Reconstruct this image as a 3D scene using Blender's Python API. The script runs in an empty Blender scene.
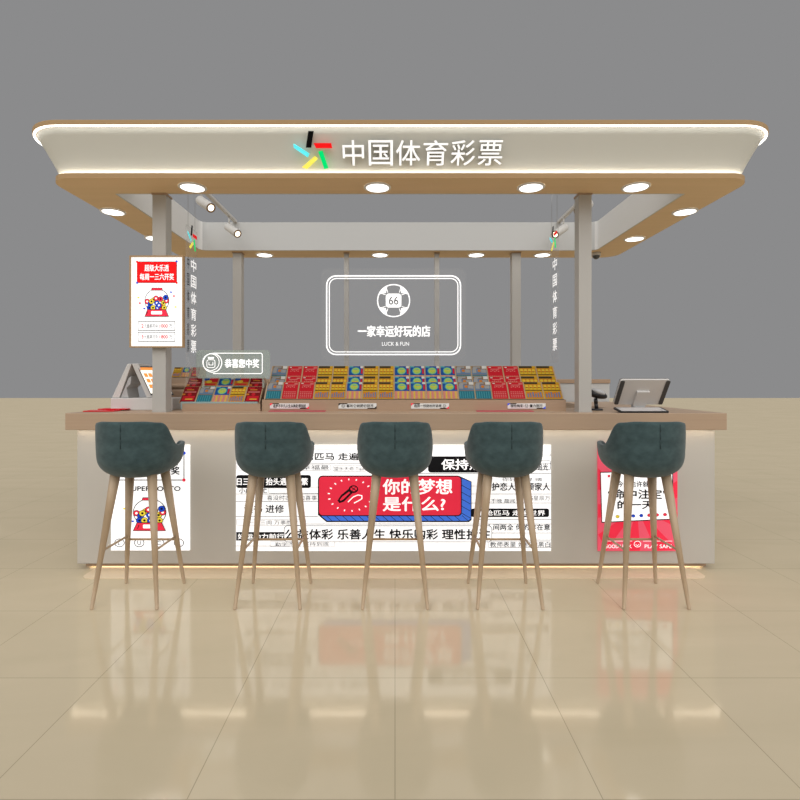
import bpy, bmesh, math, random
from mathutils import Vector, Matrix
random.seed(7)
SC = bpy.context.scene
COL = SC.collection
PI = math.pi
# camera model: level camera at (0,0,HE) looking along +Y
F, VX, VY, HE = 510.0, 395.0, 380.0, 1.25
def X(px, D): return (px - VX) * D / F
def Z(py, D): return HE - (py - VY) * D / F

# ------------------------------------------------------------------ materials
MATS = {}
def mat(name, col, rough=0.6, metal=0.0, emit=0.0, noise=None, spec=0.5, ecol=None, sheen=0, alpha=1.0, coat=0):
    if name in MATS: return MATS[name]
    m = bpy.data.materials.new(name); m.use_nodes = True
    nt = m.node_tree; b = nt.nodes['Principled BSDF']
    c = (col[0], col[1], col[2], 1)
    b.inputs['Base Color'].default_value = c
    b.inputs['Roughness'].default_value = rough
    b.inputs['Metallic'].default_value = metal
    b.inputs['Specular IOR Level'].default_value = spec
    b.inputs['Sheen Weight'].default_value = sheen
    b.inputs['Coat Weight'].default_value = coat
    b.inputs['Alpha'].default_value = alpha
    if emit:
        e = ecol or col
        b.inputs['Emission Color'].default_value = (e[0], e[1], e[2], 1)
        b.inputs['Emission Strength'].default_value = emit
    if noise:
        # noise = (scale xyz, amount, second colour)
        tc = nt.nodes.new('ShaderNodeTexCoord'); mp = nt.nodes.new('ShaderNodeMapping')
        nz = nt.nodes.new('ShaderNodeTexNoise'); rp = nt.nodes.new('ShaderNodeValToRGB')
        mp.inputs['Scale'].default_value = noise[0]
        nz.inputs['Scale'].default_value = 1; nz.inputs['Detail'].default_value = 6
        nt.links.new(tc.outputs['Object'], mp.inputs['Vector'])
        nt.links.new(mp.outputs['Vector'], nz.inputs['Vector'])
        nt.links.new(nz.outputs['Fac'], rp.inputs['Fac'])
        rp.color_ramp.elements[0].position = 0.3; rp.color_ramp.elements[1].position = 0.7
        rp.color_ramp.elements[0].color = (*noise[1], 1); rp.color_ramp.elements[1].color = c
        nt.links.new(rp.outputs['Color'], b.inputs['Base Color'])
    MATS[name] = m
    return m
def flat(name, col, e=0.0):
    return mat(name, col, 0.6, emit=e, spec=.05)
def srgb(r, g, b):
    f = lambda v: (v/255/12.92) if v/255 <= .04045 else ((v/255+.055)/1.055)**2.4
    return (f(r), f(g), f(b))

WHITE = mat('white_laminate', (.50,.47,.425), .5, noise=((3,3,3),(.485,.455,.41)))
BANDW = mat('cream_band', (.66,.655,.60), .6)
INW = mat('inner_white', (.53,.53,.52), .6)
PILW = mat('pillar_paint', (.46,.44,.41), .55)
WOOD = mat('light_oak', (.42,.285,.19), .5, noise=((1.5,30,60),(.385,.26,.17)))
WOODT = mat('oak_top', (.43,.305,.205), .45, noise=((1.5,30,60),(.40,.28,.19)))
WOODS = mat('oak_soffit_lit', (.74,.53,.31), .6, noise=((1,14,14),(.70,.50,.285)), spec=.2)  # underside copy of the oak, lightened in place of bounce light
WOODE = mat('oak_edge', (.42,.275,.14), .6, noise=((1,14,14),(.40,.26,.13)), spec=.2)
LEGW = mat('leg_oak', (.47,.35,.235), .5, noise=((60,60,5),(.41,.30,.195)))
TEAL = mat('teal_velvet', (.052,.088,.092), .85, noise=((22,22,30),(.030,.054,.058)), sheen=.2, spec=.2)
SEAM = mat('seam', (.022,.042,.045), .9)
LED = mat('led', (1,.97,.9), emit=5, ecol=(1,.96,.88))
LEDT = mat('led_cove', (1,.97,.9), emit=2.6, ecol=(1,.98,.93))
LEDW = mat('led_warm', (1,.9,.75), emit=5, ecol=(1,.83,.6))
LAMP = mat('lamp_face', (1,1,.98), emit=2.6, ecol=(1,.99,.96))
SPOTL = mat('spot_lens', (1,.95,.8), emit=3, ecol=(1,.9,.7))
RIM = mat('white_metal', (.75,.74,.72), .35)
SPOTW = mat('spot_white', (.62,.60,.57), .5)
BLACKM = mat('black_plastic', (.015,.015,.017), .4)
GREYM = mat('grey_plastic', (.45,.45,.45), .45)
LGREY = mat('pale_plastic', (.62,.60,.58), .45)
STEEL = mat('wire_steel', (.4,.4,.4), .35, metal=.8)
TRIMB = mat('brass_frame', (.42,.26,.12), .45)
# printed inks, lit and unlit
E = .75
Lw = flat('lit_white', (.85,.85,.86), E)
Lk = flat('lit_black', (.012,.012,.014), 0)
Lg = flat('lit_grey', (.35,.35,.36), .1)
Lr = flat('lit_red', (.85,.035,.075), .3)
Lp = flat('lit_pink', (.80,.10,.16), .3)
Lb = flat('lit_blue', (.06,.18,.75), .35)
Ldb = flat('lit_deep_blue', (.015,.07,.62), .3)
Ly = flat('lit_yellow', (.85,.68,.06), .3)
PR = flat('pure_red', (.9,.01,.012), .45)
PB = flat('logo_black', (.006,.006,.006), 0)
PC = flat('logo_cyan', (.12,.85,.95), .5)
PG = flat('logo_green', (.0,.75,.18), .5)
PY = flat('logo_yellow', (.95,.85,.12), .5)
SIGNW = mat('sign_white', (.95,.95,.95), emit=.6)
PRINTW = mat('print_white_glow', (.9,.9,.9), emit=.6)  # banner letters glow a little so they read whiter, not a lamp
# ticket inks
TR = flat('t_red', (0.422,0.012,0.020)); TR2 = flat('t_red_pale', (0.510,0.150,0.136))
TY = flat('t_yellow', (0.449,0.245,0.014)); TY2 = flat('t_bright_yellow', (0.544,0.374,0.034)); TK = flat('t_dark', (0.041,0.031,0.014))
TO = flat('t_orange', (0.442,0.150,0.020)); TB = flat('t_blue', (0.014,0.061,0.224)); TSB = flat('t_steel_blue', (0.109,0.163,0.245))
TG = flat('t_green', (0.286,0.422,0.082)); TG2 = flat('t_teal', (0.020,0.129,0.170)); TP = flat('t_peach', (0.462,0.231,0.136))
TGR = flat('t_grey', (0.245,0.245,0.245)); TBR = flat('t_brown', (0.190,0.116,0.068)); TW = flat('t_white', (0.490,0.476,0.449))
TDR = flat('t_dark_red', (0.150,0.008,0.010)); TE = flat('t_edge', (0.374,0.286,0.150)); TC = flat('t_cyan', (0.068,0.272,0.306))

def acrylic(name, tint, dens, gl=.06):
    m = bpy.data.materials.new(name); m.use_nodes = True
    nt = m.node_tree; nt.nodes.clear()
    o = nt.nodes.new('ShaderNodeOutputMaterial'); tr = nt.nodes.new('ShaderNodeBsdfTransparent')
    df = nt.nodes.new('ShaderNodeBsdfPrincipled'); mx = nt.nodes.new('ShaderNodeMixShader')
    df.inputs['Base Color'].default_value = (*tint, 1); df.inputs['Roughness'].default_value = .15
    mx.inputs[0].default_value = dens
    nt.links.new(tr.outputs[0], mx.inputs[1]); nt.links.new(df.outputs[0], mx.inputs[2])
    nt.links.new(mx.outputs[0], o.inputs['Surface'])
    return m
ACR = acrylic('clear_acrylic', (.6,.6,.6), .05)
ACRG = acrylic('green_acrylic', (.46,.54,.48), .36)
ACRS = acrylic('side_acrylic', (.55,.55,.55), .10)

# ------------------------------------------------------------------ object helpers
def link(o, parent=None):
    COL.objects.link(o)
    if parent is not None:
        o.parent = parent
        o.matrix_parent_inverse = Matrix.Translation(-parent.location) if parent.rotation_euler[2] == 0 else parent.matrix_basis.inverted()
    return o
def mesh_obj(name, bm, mats, parent=None, smooth=False, bevel=0, subsurf=0):
    me = bpy.data.meshes.new(name)
    bmesh.ops.recalc_face_normals(bm, faces=bm.faces)
    bm.to_mesh(me); bm.free()
    for m in (mats if isinstance(mats, (list, tuple)) else [mats]): me.materials.append(m)
    if smooth:
        for p in me.polygons: p.use_smooth = True
    o = bpy.data.objects.new(name, me)
    link(o, parent)
    if bevel:
        b = o.modifiers.new('b', 'BEVEL'); b.width = bevel; b.segments = 2; b.limit_method = 'ANGLE'
    if subsurf:
        s = o.modifiers.new('s', 'SUBSURF'); s.levels = subsurf; s.render_levels = subsurf
    return o
def thing(name, label, cat, loc=(0,0,0), group=None):
    o = bpy.data.objects.new(name, None); COL.objects.link(o)
    o.location = loc; o.empty_display_size = .05
    tag(o, label, cat, group); return o
def tag(o, label, cat, group=None):
    o['label'] = label; o['category'] = cat
    if group: o['group'] = group
    return o
def struct(o): o['kind'] = 'structure'; return o

def add_box(bm, x0, x1, y0, y1, z0, z1, mi=0):
    vs = [bm.verts.new(p) for p in ((x0,y0,z0),(x1,y0,z0),(x1,y1,z0),(x0,y1,z0),(x0,y0,z1),(x1,y0,z1),(x1,y1,z1),(x0,y1,z1))]
    for f in ((3,2,1,0),(4,5,6,7),(0,1,5,4),(1,2,6,5),(2,3,7,6),(3,0,4,7)):
        fc = bm.faces.new([vs[i] for i in f]); fc.material_index = mi
def box(name, x0, x1, y0, y1, z0, z1, m, parent=None, bevel=0.003):
    bm = bmesh.new(); add_box(bm, x0, x1, y0, y1, z0, z1)
    return mesh_obj(name, bm, m, parent, bevel=bevel)
def add_tube(bm, p0, p1, r0, r1, n=16, mi=0, cap=True, squash=None):
    p0, p1 = Vector(p0), Vector(p1); d = (p1-p0).normalized()
    a = Vector((0,0,1)) if abs(d.z) < .9 else Vector((0,1,0))
    u = d.cross(a).normalized(); v = d.cross(u).normalized()
    L = []
    for p, r in ((p0,r0),(p1,r1)):
        L.append([bm.verts.new(p + u*math.cos(2*PI*k/n)*r + v*math.sin(2*PI*k/n)*r) for k in range(n)])
    for k in range(n):
        f = bm.faces.new((L[0][k], L[0][(k+1)%n], L[1][(k+1)%n], L[1][k])); f.material_index = mi; f.smooth = True
    if cap:
        for l in L:
            f = bm.faces.new(l); f.material_index = mi
def tube(name, p0, p1, r0, r1, m, parent=None, n=16):
    bm = bmesh.new(); add_tube(bm, p0, p1, r0, r1, n)
    o = mesh_obj(name, bm, m, parent); return o
def add_prism(bm, pts, axis, a0, a1, mi=0):
    """pts 2D polygon; axis 'x' -> pts are (y,z); 'z' -> (x,y); 'y' -> (x,z)"""
    def P(p, a):
        return {'x': (a, p[0], p[1]), 'y': (p[0], a, p[1]), 'z': (p[0], p[1], a)}[axis]
    A = [bm.verts.new(P(p, a0)) for p in pts]; B = [bm.verts.new(P(p, a1)) for p in pts]
    fs = [bm.faces.new(A), bm.faces.new(B)]
    n = len(pts)
    for k in range(n): fs.append(bm.faces.new((A[k], A[(k+1)%n], B[(k+1)%n], B[k])))
    for f in fs: f.material_index = mi

def rrect_pts(x0, x1, y0, y1, r, seg=10):
    pts = []
    for cx, cy, a0 in ((x1-r,y1-r,0),(x0+r,y1-r,PI/2),(x0+r,y0+r,PI),(x1-r,y0+r,1.5*PI)):
        for k in range(seg+1):
            a = a0 + PI/2*k/seg
            pts.append((cx + r*math.cos(a), cy + r*math.sin(a)))
    return pts

# ---------------------------------------------------------------- flat graphics
class Frame:
    """maps photo-plane pixels at depth D on a vertical plane facing the room to 3D"""
    def __init__(s, D): s.D = D
    def p(s, u, v, off=0): return Vector((X(u, s.D), s.D - off, Z(v, s.D)))
class LFrame:
    """local frame: origin, u axis, v axis (up), normal"""
    def __init__(s, O, U, V):
        s.O, s.U, s.V = Vector(O), Vector(U), Vector(V); s.N = s.U.cross(s.V).normalized()
    def p(s, u, v, off=0): return s.O + s.U*u + s.V*v + s.N*off
STEP = .0006
class Art:
    def __init__(s, fr): s.fr = fr; s.bm = bmesh.new(); s.mats = []
    def mi(s, m):
        if m not in s.mats: s.mats.append(m)
        return s.mats.index(m)
    def poly(s, pts, m, layer=1):
        vs = [s.bm.verts.new(s.fr.p(u, v, layer*STEP)) for u, v in pts]
        f = s.bm.faces.new(vs); f.material_index = s.mi(m)
    def rect(s, u0, u1, v0, v1, m, layer=1): s.poly([(u0,v0),(u1,v0),(u1,v1),(u0,v1)], m, layer)
    def rr(s, u0, u1, v0, v1, r, m, layer=1): s.poly(rrect_pts(u0,u1,v0,v1,r,5), m, layer)
    def frame(s, u0, u1, v0, v1, r, w, m, layer=1):
        a = rrect_pts(u0,u1,v0,v1,r,6); b = rrect_pts(u0+w,u1-w,v0+w,v1-w,max(r-w,.01),6)
        s.strip(a, b, m, layer, True)
    def strip(s, a, b, m, layer, closed):
        A = [s.bm.verts.new(s.fr.p(u,v,layer*STEP)) for u,v in a]; B = [s.bm.verts.new(s.fr.p(u,v,layer*STEP)) for u,v in b]
        n = len(A)
        for k in range(n if closed else n-1):
            f = s.bm.faces.new((A[k],A[(k+1)%n],B[(k+1)%n],B[k])); f.material_index = s.mi(m)
    def circ(s, u, v, r, m, layer=1, ry=None, n=20):
        ry = ry or r
        s.poly([(u+r*math.cos(2*PI*k/n), v+ry*math.sin(2*PI*k/n)) for k in range(n)], m, layer)
    def ring(s, u, v, r, w, m, layer=1, n=36, ry=None):
        ry = ry or r
        a = [(u+r*math.cos(2*PI*k/n), v+ry*math.sin(2*PI*k/n)) for k in range(n)]
        b = [(u+(r-w)*math.cos(2*PI*k/n), v+(ry-w)*math.sin(2*PI*k/n)) for k in range(n)]
        s.strip(a, b, m, layer, True)
    def line(s, pts, w, m, layer=1):
        for (a, b) in zip(pts, pts[1:]):
            d = Vector((b[0]-a[0], b[1]-a[1]))
            if d.length == 0: continue
            n = Vector((-d.y, d.x)).normalized()*w/2
            s.poly([(a[0]+n.x,a[1]+n.y),(b[0]+n.x,b[1]+n.y),(b[0]-n.x,b[1]-n.y),(a[0]-n.x,a[1]-n.y)], m, layer)
    def build(s, name, parent=None):
        me = bpy.data.meshes.new(name); s.bm.to_mesh(me); s.bm.free()
        for m in s.mats: me.materials.append(m)
        return link(bpy.data.objects.new(name, me), parent)

def text(body, fr, u, v, h, m, parent, name='lettering', w=None, bold=0.0, layer=2, depth=0.0, stretch=1, vsign=-1):
    """text centred at frame coords (u,v) with glyph height h (frame units); w forces the width"""
    cu = bpy.data.curves.new('tmp', 'FONT'); cu.body = body; cu.size = 1
    cu.resolution_u = 3
    ob = bpy.data.objects.new('tmp', cu); COL.objects.link(ob)
    bpy.context.view_layer.update()
    me = bpy.data.meshes.new_from_object(ob.evaluated_get(bpy.context.evaluated_depsgraph_get()))
    bpy.data.objects.remove(ob)
    xs = [q.co.x for q in me.vertices]; ys = [q.co.y for q in me.vertices]
    x0, x1, y0, y1 = min(xs), max(xs), min(ys), max(ys)
    sy = h/(y1-y0); sx = sy*stretch if w is None else w/(x1-x0)
    b = bold*h*.95
    shifts = [(0,0)] if not bold else [(b,0),(-b,0),(0,b*.8),(0,-b*.8)]
    verts, faces, side = [], [], []
    for k, (du, dv) in enumerate(shifts):
        off = len(verts)
        base = [(u+du+(q.co.x-(x0+x1)/2)*sx, v+dv+vsign*(q.co.y-(y0+y1)/2)*sy) for q in me.vertices]
        L = layer*STEP + k*.00006
        n = len(base)
        verts += [fr.p(a, c, L+depth) for a, c in base]
        faces += [[i+off for i in p.vertices] for p in me.polygons]; side += [0]*len(me.polygons)
        if depth:
            verts += [fr.p(a, c, L) for a, c in base]
            cnt = {}
            for p in me.polygons:
                vs = list(p.vertices)
                for a, c in zip(vs, vs[1:]+vs[:1]):
                    cnt.setdefault((min(a,c),max(a,c)), []).append((a,c))
            for e, l in cnt.items():
                if len(l) == 1:
                    a, c = l[0]; faces.append([a+off, c+off, c+off+n, a+off+n]); side.append(1)
    bpy.data.meshes.remove(me)
    me = bpy.data.meshes.new(name); me.from_pydata([tuple(q) for q in verts], [], faces); me.materials.append(m)
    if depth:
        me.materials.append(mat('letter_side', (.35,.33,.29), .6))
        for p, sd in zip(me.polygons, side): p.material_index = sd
    return link(bpy.data.objects.new(name, me), parent)

# ================================================================== SETTING
def build_floor():
    bm = bmesh.new(); add_box(bm, -45, 45, -4, 35.4, -.1, 0)
    m = bpy.data.materials.new('polished_tile'); m.use_nodes = True; nt = m.node_tree; b = nt.nodes['Principled BSDF']
    N, L = nt.nodes.new, nt.links.new
    tc = N('ShaderNodeTexCoord'); mp = N('ShaderNodeMapping'); L(tc.outputs['Object'], mp.inputs[0])
    br = N('ShaderNodeTexBrick'); br.offset = 0; br.inputs['Scale'].default_value = 1
    br.inputs['Brick Width'].default_value = .62; br.inputs['Row Height'].default_value = .62
    br.inputs['Mortar Size'].default_value = .0016; br.inputs['Mortar Smooth'].default_value = .3
    mp.inputs['Location'].default_value = (0, -2.76, 0)
    L(mp.outputs[0], br.inputs['Vector'])
    m2 = N('ShaderNodeMapping'); m2.inputs['Scale'].default_value = (.5, 1.6, 1); m2.inputs['Rotation'].default_value = (0,0,.35)
    L(tc.outputs['Object'], m2.inputs[0])
    nz = N('ShaderNodeTexNoise'); nz.inputs['Scale'].default_value = 1.6; nz.inputs['Detail'].default_value = 8; nz.inputs['Distortion'].default_value = 1.2
    L(m2.outputs[0], nz.inputs['Vector'])
    rp = N('ShaderNodeValToRGB'); L(nz.outputs['Fac'], rp.inputs[0])
    rp.color_ramp.elements[0].position = .3; rp.color_ramp.elements[1].position = .7
    rp.color_ramp.elements[0].color = (.535,.455,.315,1); rp.color_ramp.elements[1].color = (.575,.49,.345,1)
    mx = N('ShaderNodeMix'); mx.data_type = 'RGBA'
    L(br.outputs['Fac'], mx.inputs[0]); L(rp.outputs[0], mx.inputs[6]); mx.inputs[7].default_value = (.33,.28,.19,1)
    L(mx.outputs[2], b.inputs['Base Color'])
    b.inputs['Roughness'].default_value = .9; b.inputs['Specular IOR Level'].default_value = 0
    gl = N('ShaderNodeBsdfGlossy'); gl.inputs['Roughness'].default_value = .09; gl.inputs['Color'].default_value = (1,.97,.92,1)
    ms = N('ShaderNodeMixShader'); ms.inputs[0].default_value = .12
    L(b.outputs[0], ms.inputs[1]); L(gl.outputs[0], ms.inputs[2]); L(ms.outputs[0], nt.nodes['Material Output'].inputs['Surface'])
    struct(mesh_obj('floor', bm, m))
build_floor()

w = bpy.data.worlds.new('world'); SC.world = w; w.use_nodes = True
w.node_tree.nodes['Background'].inputs[0].default_value = (*srgb(139,139,140), 1)
w.node_tree.nodes['Background'].inputs[1].default_value = 1.0

# ================================================================== COUNTER
DT, DB = 3.30, 3.36            # depth of countertop front edge, body front
ZT = Z(413.2, DT); ZTB = Z(430, DT)
CX0, CX1 = X(65, DT), X(727, DT)
BX0, BX1 = X(77, DB), X(715, DB)
ZB0 = .038
def u_shape(x0, x1, y0, y1, wf, ws, back):
    return [(x0,y0),(x1,y0),(x1,back),(x1-ws,back),(x1-ws,y0+wf),(x0+ws,y0+wf),(x0+ws,back),(x0,back)]
ctr = thing('service_counter', 'long white service counter with a thick pale wood top, three lit posters on its front', 'counter', (0, DB+.3, 0))
bm = bmesh.new(); add_prism(bm, u_shape(BX0, BX1, DB, 0, .52, .42, 5.0), 'z', ZB0, ZTB)
mesh_obj('counter_body', bm, WHITE, ctr, bevel=.006)
bm = bmesh.new(); add_prism(bm, u_shape(CX0, CX1, DT, 0, .62, .52, 5.06), 'z', ZTB, ZT)
mesh_obj('countertop', bm, WOODT, ctr, bevel=.003)
bm = bmesh.new(); add_prism(bm, u_shape(X(86,3.39), X(706,3.39), 3.39, 0, .42, .32, 4.94), 'z', .013, ZB0)
mesh_obj('toe_board', bm, WOOD, ctr)
bm = bmesh.new(); add_prism(bm, u_shape(X(86,3.39)+.05, X(706,3.39)-.05, 3.45, 0, .34, .24, 4.9), 'z', 0, .013)
mesh_obj('plinth', bm, WOODT, ctr)
bm = bmesh.new(); add_prism(bm, rrect_pts(X(79.5,3.21), X(709,3.21), 3.205, 3.449, .06, 6), 'z', 0, .0045)
mesh_obj('base_plate', bm, mat('base_plate', (.74,.60,.42), .25), ctr, bevel=.0015)  # pale warm colour stands in for the LED glow on the floor
bm = bmesh.new()
add_box(bm, X(86,3.39)+.015, X(706,3.39)-.015, 3.405, 3.44, .0115, .0128)
mesh_obj('led_strip', bm, mat('led_low', (1,.9,.75), emit=2.6, ecol=(1,.80,.56)), ctr)
bm = bmesh.new(); add_box(bm, BX0-.012, BX1+.012, DT+.020, DT+.036, ZTB-.0015, ZTB-.0003)
mesh_obj('led_strip', bm, mat('led_top', (1,.9,.75), emit=9, ecol=(1,.88,.72)), ctr)
for xx in (BX0-.026, BX1+.016):
    bm = bmesh.new(); add_box(bm, xx, xx+.010, DT+.05, 5.0, ZTB-.0015, ZTB-.0003)
    mesh_obj('led_strip', bm, MATS['led_top'], ctr)

bc = thing('back_cabinet', 'low white cabinet with a pale wood top at the rear of the kiosk', 'cabinet', (.2, 5.05, 0))
ZC = Z(379.2, 4.9)
box('cabinet_body', -1.58, 1.585, 4.9, 5.30, .0, ZC-.04, INW, bc)
box('cabinet_top', -1.60, 1.60, 4.88, 5.32, ZC-.04, ZC, WOOD, bc)
rb = thing('rear_side_cabinet', 'white end cabinet with a wood top seen behind the barcode scanner', 'cabinet', (1.8, 5.3, 0))
box('cabinet_body', 1.62, X(609.6,5.09), 5.09, 5.50, .0, ZC-.04, INW, rb)
box('cabinet_top', 1.605, X(610.5,5.08), 5.08, 5.52, ZC-.04, ZC, WOOD, rb)
for k in range(3):
    d = box('door', -1.56+k*1.045, -.53+k*1.045, 4.888, 4.8995, .08, ZC-.06, INW, bc)
    tube('handle', (-.60+k*1.045, 4.880, .8), (-.60+k*1.045, 4.880, .95), .005, .005, STEEL, d)

# ================================================================== CANOPY
DC = 3.15; HZ = HE + 202*DC/F       # soffit underside height
OX0, OX1 = -2.166, 2.232; OY0, OY1 = DC, 5.20
IX0, IX1 = -1.878, 1.946; IY0, IY1 = 3.415, 4.92
ZF = HE + 207*DC/F                  # top of wood ring
ZBT = ZF + .240                      # top of slanted band
can = thing('kiosk_canopy', 'overhead ring canopy with cream slanted sign band and brown wood underside', 'canopy', (0,4.15,HZ))
def loop(bm, x0, x1, y0, y1, r, z, seg=10): return [bm.verts.new((px,py,z)) for px,py in rrect_pts(x0,x1,y0,y1,r,seg)]
def bridge(bm, A, B):
    n = len(A)
    for k in range(n): bm.faces.new((A[k],A[(k+1)%n],B[(k+1)%n],B[k])).smooth = False
def oloop(bm, out, z, r=.15): return loop(bm, OX0-out, OX1+out, OY0-out, OY1+out, r+out, z)
def iloop(bm, g, z, r=.07):
    x0,x1,y0,y1 = IX0-g, IX1+g, IY0-g, IY1+g; pts = []; q = .012
    for cx, cy, a0, rr in ((x1-r,y1-r,0,r),(x0+r,y1-r,PI/2,r),(x0+q,y0+q,PI,q),(x1-q,y0+q,1.5*PI,q)):
        for k in range(11):
            a = a0 + PI/2*k/10; pts.append((cx+rr*math.cos(a), cy+rr*math.sin(a)))
    return [bm.verts.new((px,py,z)) for px,py in pts]
bm = bmesh.new()
a,b_,c,d = oloop(bm,0,HZ), oloop(bm,0,ZF), iloop(bm,0,ZF), iloop(bm,0,HZ)
bridge(bm,a,b_); bridge(bm,b_,c); bridge(bm,c,d); bridge(bm,d,a)
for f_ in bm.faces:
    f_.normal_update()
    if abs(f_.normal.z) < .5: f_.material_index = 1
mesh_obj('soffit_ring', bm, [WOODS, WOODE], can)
bm = bmesh.new(); prof = []
for k in range(7):
    t = k/6; prof.append((-.028 + .128*(t**1.12) , ZF + .0005 + (ZBT-ZF)*t))
L0 = [oloop(bm, o_, z_) for o_, z_ in prof]
for p, q in zip(L0, L0[1:]): bridge(bm, p, q)
back = [oloop(bm, o_-.03, z_) for o_, z_ in prof]
for p, q in zip(back, back[1:]): bridge(bm, p, q)
bridge(bm, L0[0], back[0]); bridge(bm, L0[-1], back[-1])
mesh_obj('sign_band', bm, BANDW, can, smooth=True)
def ringbox(name, o1, o0, z0, z1, m):
    bm = bmesh.new(); a,b_,c,d = oloop(bm,o1,z0), oloop(bm,o1,z1), oloop(bm,o0,z1), oloop(bm,o0,z0)
    bridge(bm,a,b_); bridge(bm,b_,c); bridge(bm,c,d); bridge(bm,d,a)
    return mesh_obj(name, bm, m, can)
ringbox('led_strip', -.010, -.020, ZF+.0005, ZF+.004, LED)
ringbox('led_strip', .117, .103, ZBT-.004, ZBT-.0005, LEDT)
bm = bmesh.new()
a,b_,c,d = oloop(bm,.121,ZBT), oloop(bm,.121,ZBT+.028), oloop(bm,-.06,ZBT+.029,.17), oloop(bm,-.06,ZBT,.17)
bridge(bm,a,b_); bridge(bm,b_,c); bridge(bm,c,d); bridge(bm,d,a)
mesh_obj('top_board', bm, WOODE, can, bevel=.002)
bm = bmesh.new()
a,b_,c,d = oloop(bm,-.061,ZBT-.012,.17), oloop(bm,-.061,ZBT-.001,.17), iloop(bm,.019,ZBT-.001), iloop(bm,.019,ZBT-.012)
bridge(bm,a,b_); bridge(bm,b_,c); bridge(bm,c,d); bridge(bm,d,a)
mesh_obj('roof_panel', bm, INW, can)
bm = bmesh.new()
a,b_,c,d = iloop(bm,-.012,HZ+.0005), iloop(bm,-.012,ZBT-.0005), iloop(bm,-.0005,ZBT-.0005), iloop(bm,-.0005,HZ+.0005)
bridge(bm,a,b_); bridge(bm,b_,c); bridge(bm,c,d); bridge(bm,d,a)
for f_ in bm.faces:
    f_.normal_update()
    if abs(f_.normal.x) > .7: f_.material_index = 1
o = mesh_obj('inner_fascia', bm, [INW, mat('inner_white_side_lit', (.78,.77,.75), .7)], can)  # side walls use a lighter copy to make up for missing light

# shop sign on the band (slanted plane)
tilt = math.atan(.128/.240)
zc = Z(152, 3.06); 
cfr_D = 3.075
Vv = Vector((0, -math.sin(tilt), math.cos(tilt)))
ps = cfr_D/F
class BandFrame:
    """points on the slanted sign band, u/v measured on its front elevation"""
    def slope(s, t): return Vector((0, DC + .028 - .128*t - .014, ZF + (ZBT-ZF)*t))
    def p(s, u, v, off=0):
        lo, hi = -.5, 1.5
        for _ in range(30):
            t = (lo+hi)/2; q = s.slope(t)
            if (q.z-HE)/q.y < (VY-v)/F: lo = t
            else: hi = t
        q = s.slope((lo+hi)/2); q.x = X(u, s.slope(.5).y)
        return q + Vector((0,-math.cos(tilt),-math.sin(tilt)))*off
bf = BandFrame()
sg = thing('shop_sign', 'white raised Chinese characters with a five-colour star emblem on the canopy front', 'sign', (X(410,3.08), 3.08, Z(165,3.08)))
for k, ch in enumerate('中国体育彩票'):
    text(ch, bf, 353.5+k*27.3, 152.6, 25, SIGNW, sg, 'character', w=24 if ch!='中' else 21, bold=.006, depth=.02)
def emblem(fr, cx, cy, s, parent, depth=.015, sx=1):
    bars = [(PB,[(310,131),(315,131),(311.5,147.5),(306.4,147.5)]),
            (PR,[(314.5,143),(331.5,143),(332.5,148),(316.5,148)]),
            (PG,[(318.4,151.4),(322.6,150.5),(327.4,167.9),(323.5,168.8)]),
            (PY,[(314.5,156),(317.5,158.6),(306,168.8),(301,167)]),
            (PC,[(294.4,143.6),(309.2,153.5),(307.6,157.2),(294.4,147.5)])]
    for m, pts in bars:
        bm = bmesh.new()
        q = [(cx+(p[0]-314)*s*sx, cy+(p[1]-150)*s) for p in pts]
        A = [bm.verts.new(fr.p(u,v,.0015+depth)) for u,v in q]; B = [bm.verts.new(fr.p(u,v,.0015)) for u,v in q]
        bm.faces.new(A); bm.faces.new(B)
        for k in range(4): bm.faces.new((A[k],A[(k+1)%4],B[(k+1)%4],B[k]))
        mesh_obj('emblem_bar', bm, m, parent)
emblem(bf, 314, 150, 1, sg)

# downlights
def downlight(px, py, where):
    D = (HZ-HE)*F/(VY-py); x = X(px, D)
    D = min(D, 5.075)
    t = thing('downlight', where, 'ceiling light', (x, D, HZ), 'round downlights in the canopy underside')
    bm = bmesh.new(); n = 32; prof = [(.088,HZ-.0005),(.088,HZ-.005),(.082,HZ-.009),(.074,HZ-.009),(.072,HZ-.006)]
    L = [[bm.verts.new((x+r*math.cos(2*PI*k/n), D+r*math.sin(2*PI*k/n), z)) for k in range(n)] for r, z in prof]
    for p, q in zip(L, L[1:]): bridge(bm, p, q)
    mesh_obj('trim_ring', bm, RIM, t, smooth=True)
    bm = bmesh.new(); bm.faces.new([bm.verts.new((x+.073*math.cos(2*PI*k/n), D+.073*math.sin(2*PI*k/n), HZ-.007)) for k in range(n)])
    A = [bm.verts.new((x+.073*math.cos(2*PI*k/n), D+.073*math.sin(2*PI*k/n), HZ-.002)) for k in range(n)]; bm.faces.new(A)
    mesh_obj('lamp_face', bm, LAMP, t)
for px, py, s in ((192.5,187,'front-left round downlight, above the framed red poster'),(377.5,187,'front round downlight just under the emblem of the canopy sign'),
                  (531,187,'front round downlight right of the canopy sign lettering'),(636,186.7,'front round downlight nearest the right canopy corner'),
                  (113,211.5,'round downlight in the left canopy arm, nearer the front'),(155,238,'round downlight in the left canopy arm, partly behind the pillar'),
                  (685,211.5,'round downlight in the right canopy arm, nearer the front'),(634.5,238.5,'round downlight in the right canopy arm, nearer the rear'),
                  (265,255,'rear downlight right of the tall left rear pillar'),(380,255,'rear downlight between the two slim poles'),
                  (476,255,'rear downlight between a slim pole and the right rear pillar'),(542,255,'rear downlight beside the right hanging banner')):
    downlight(px, py, s)

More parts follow.
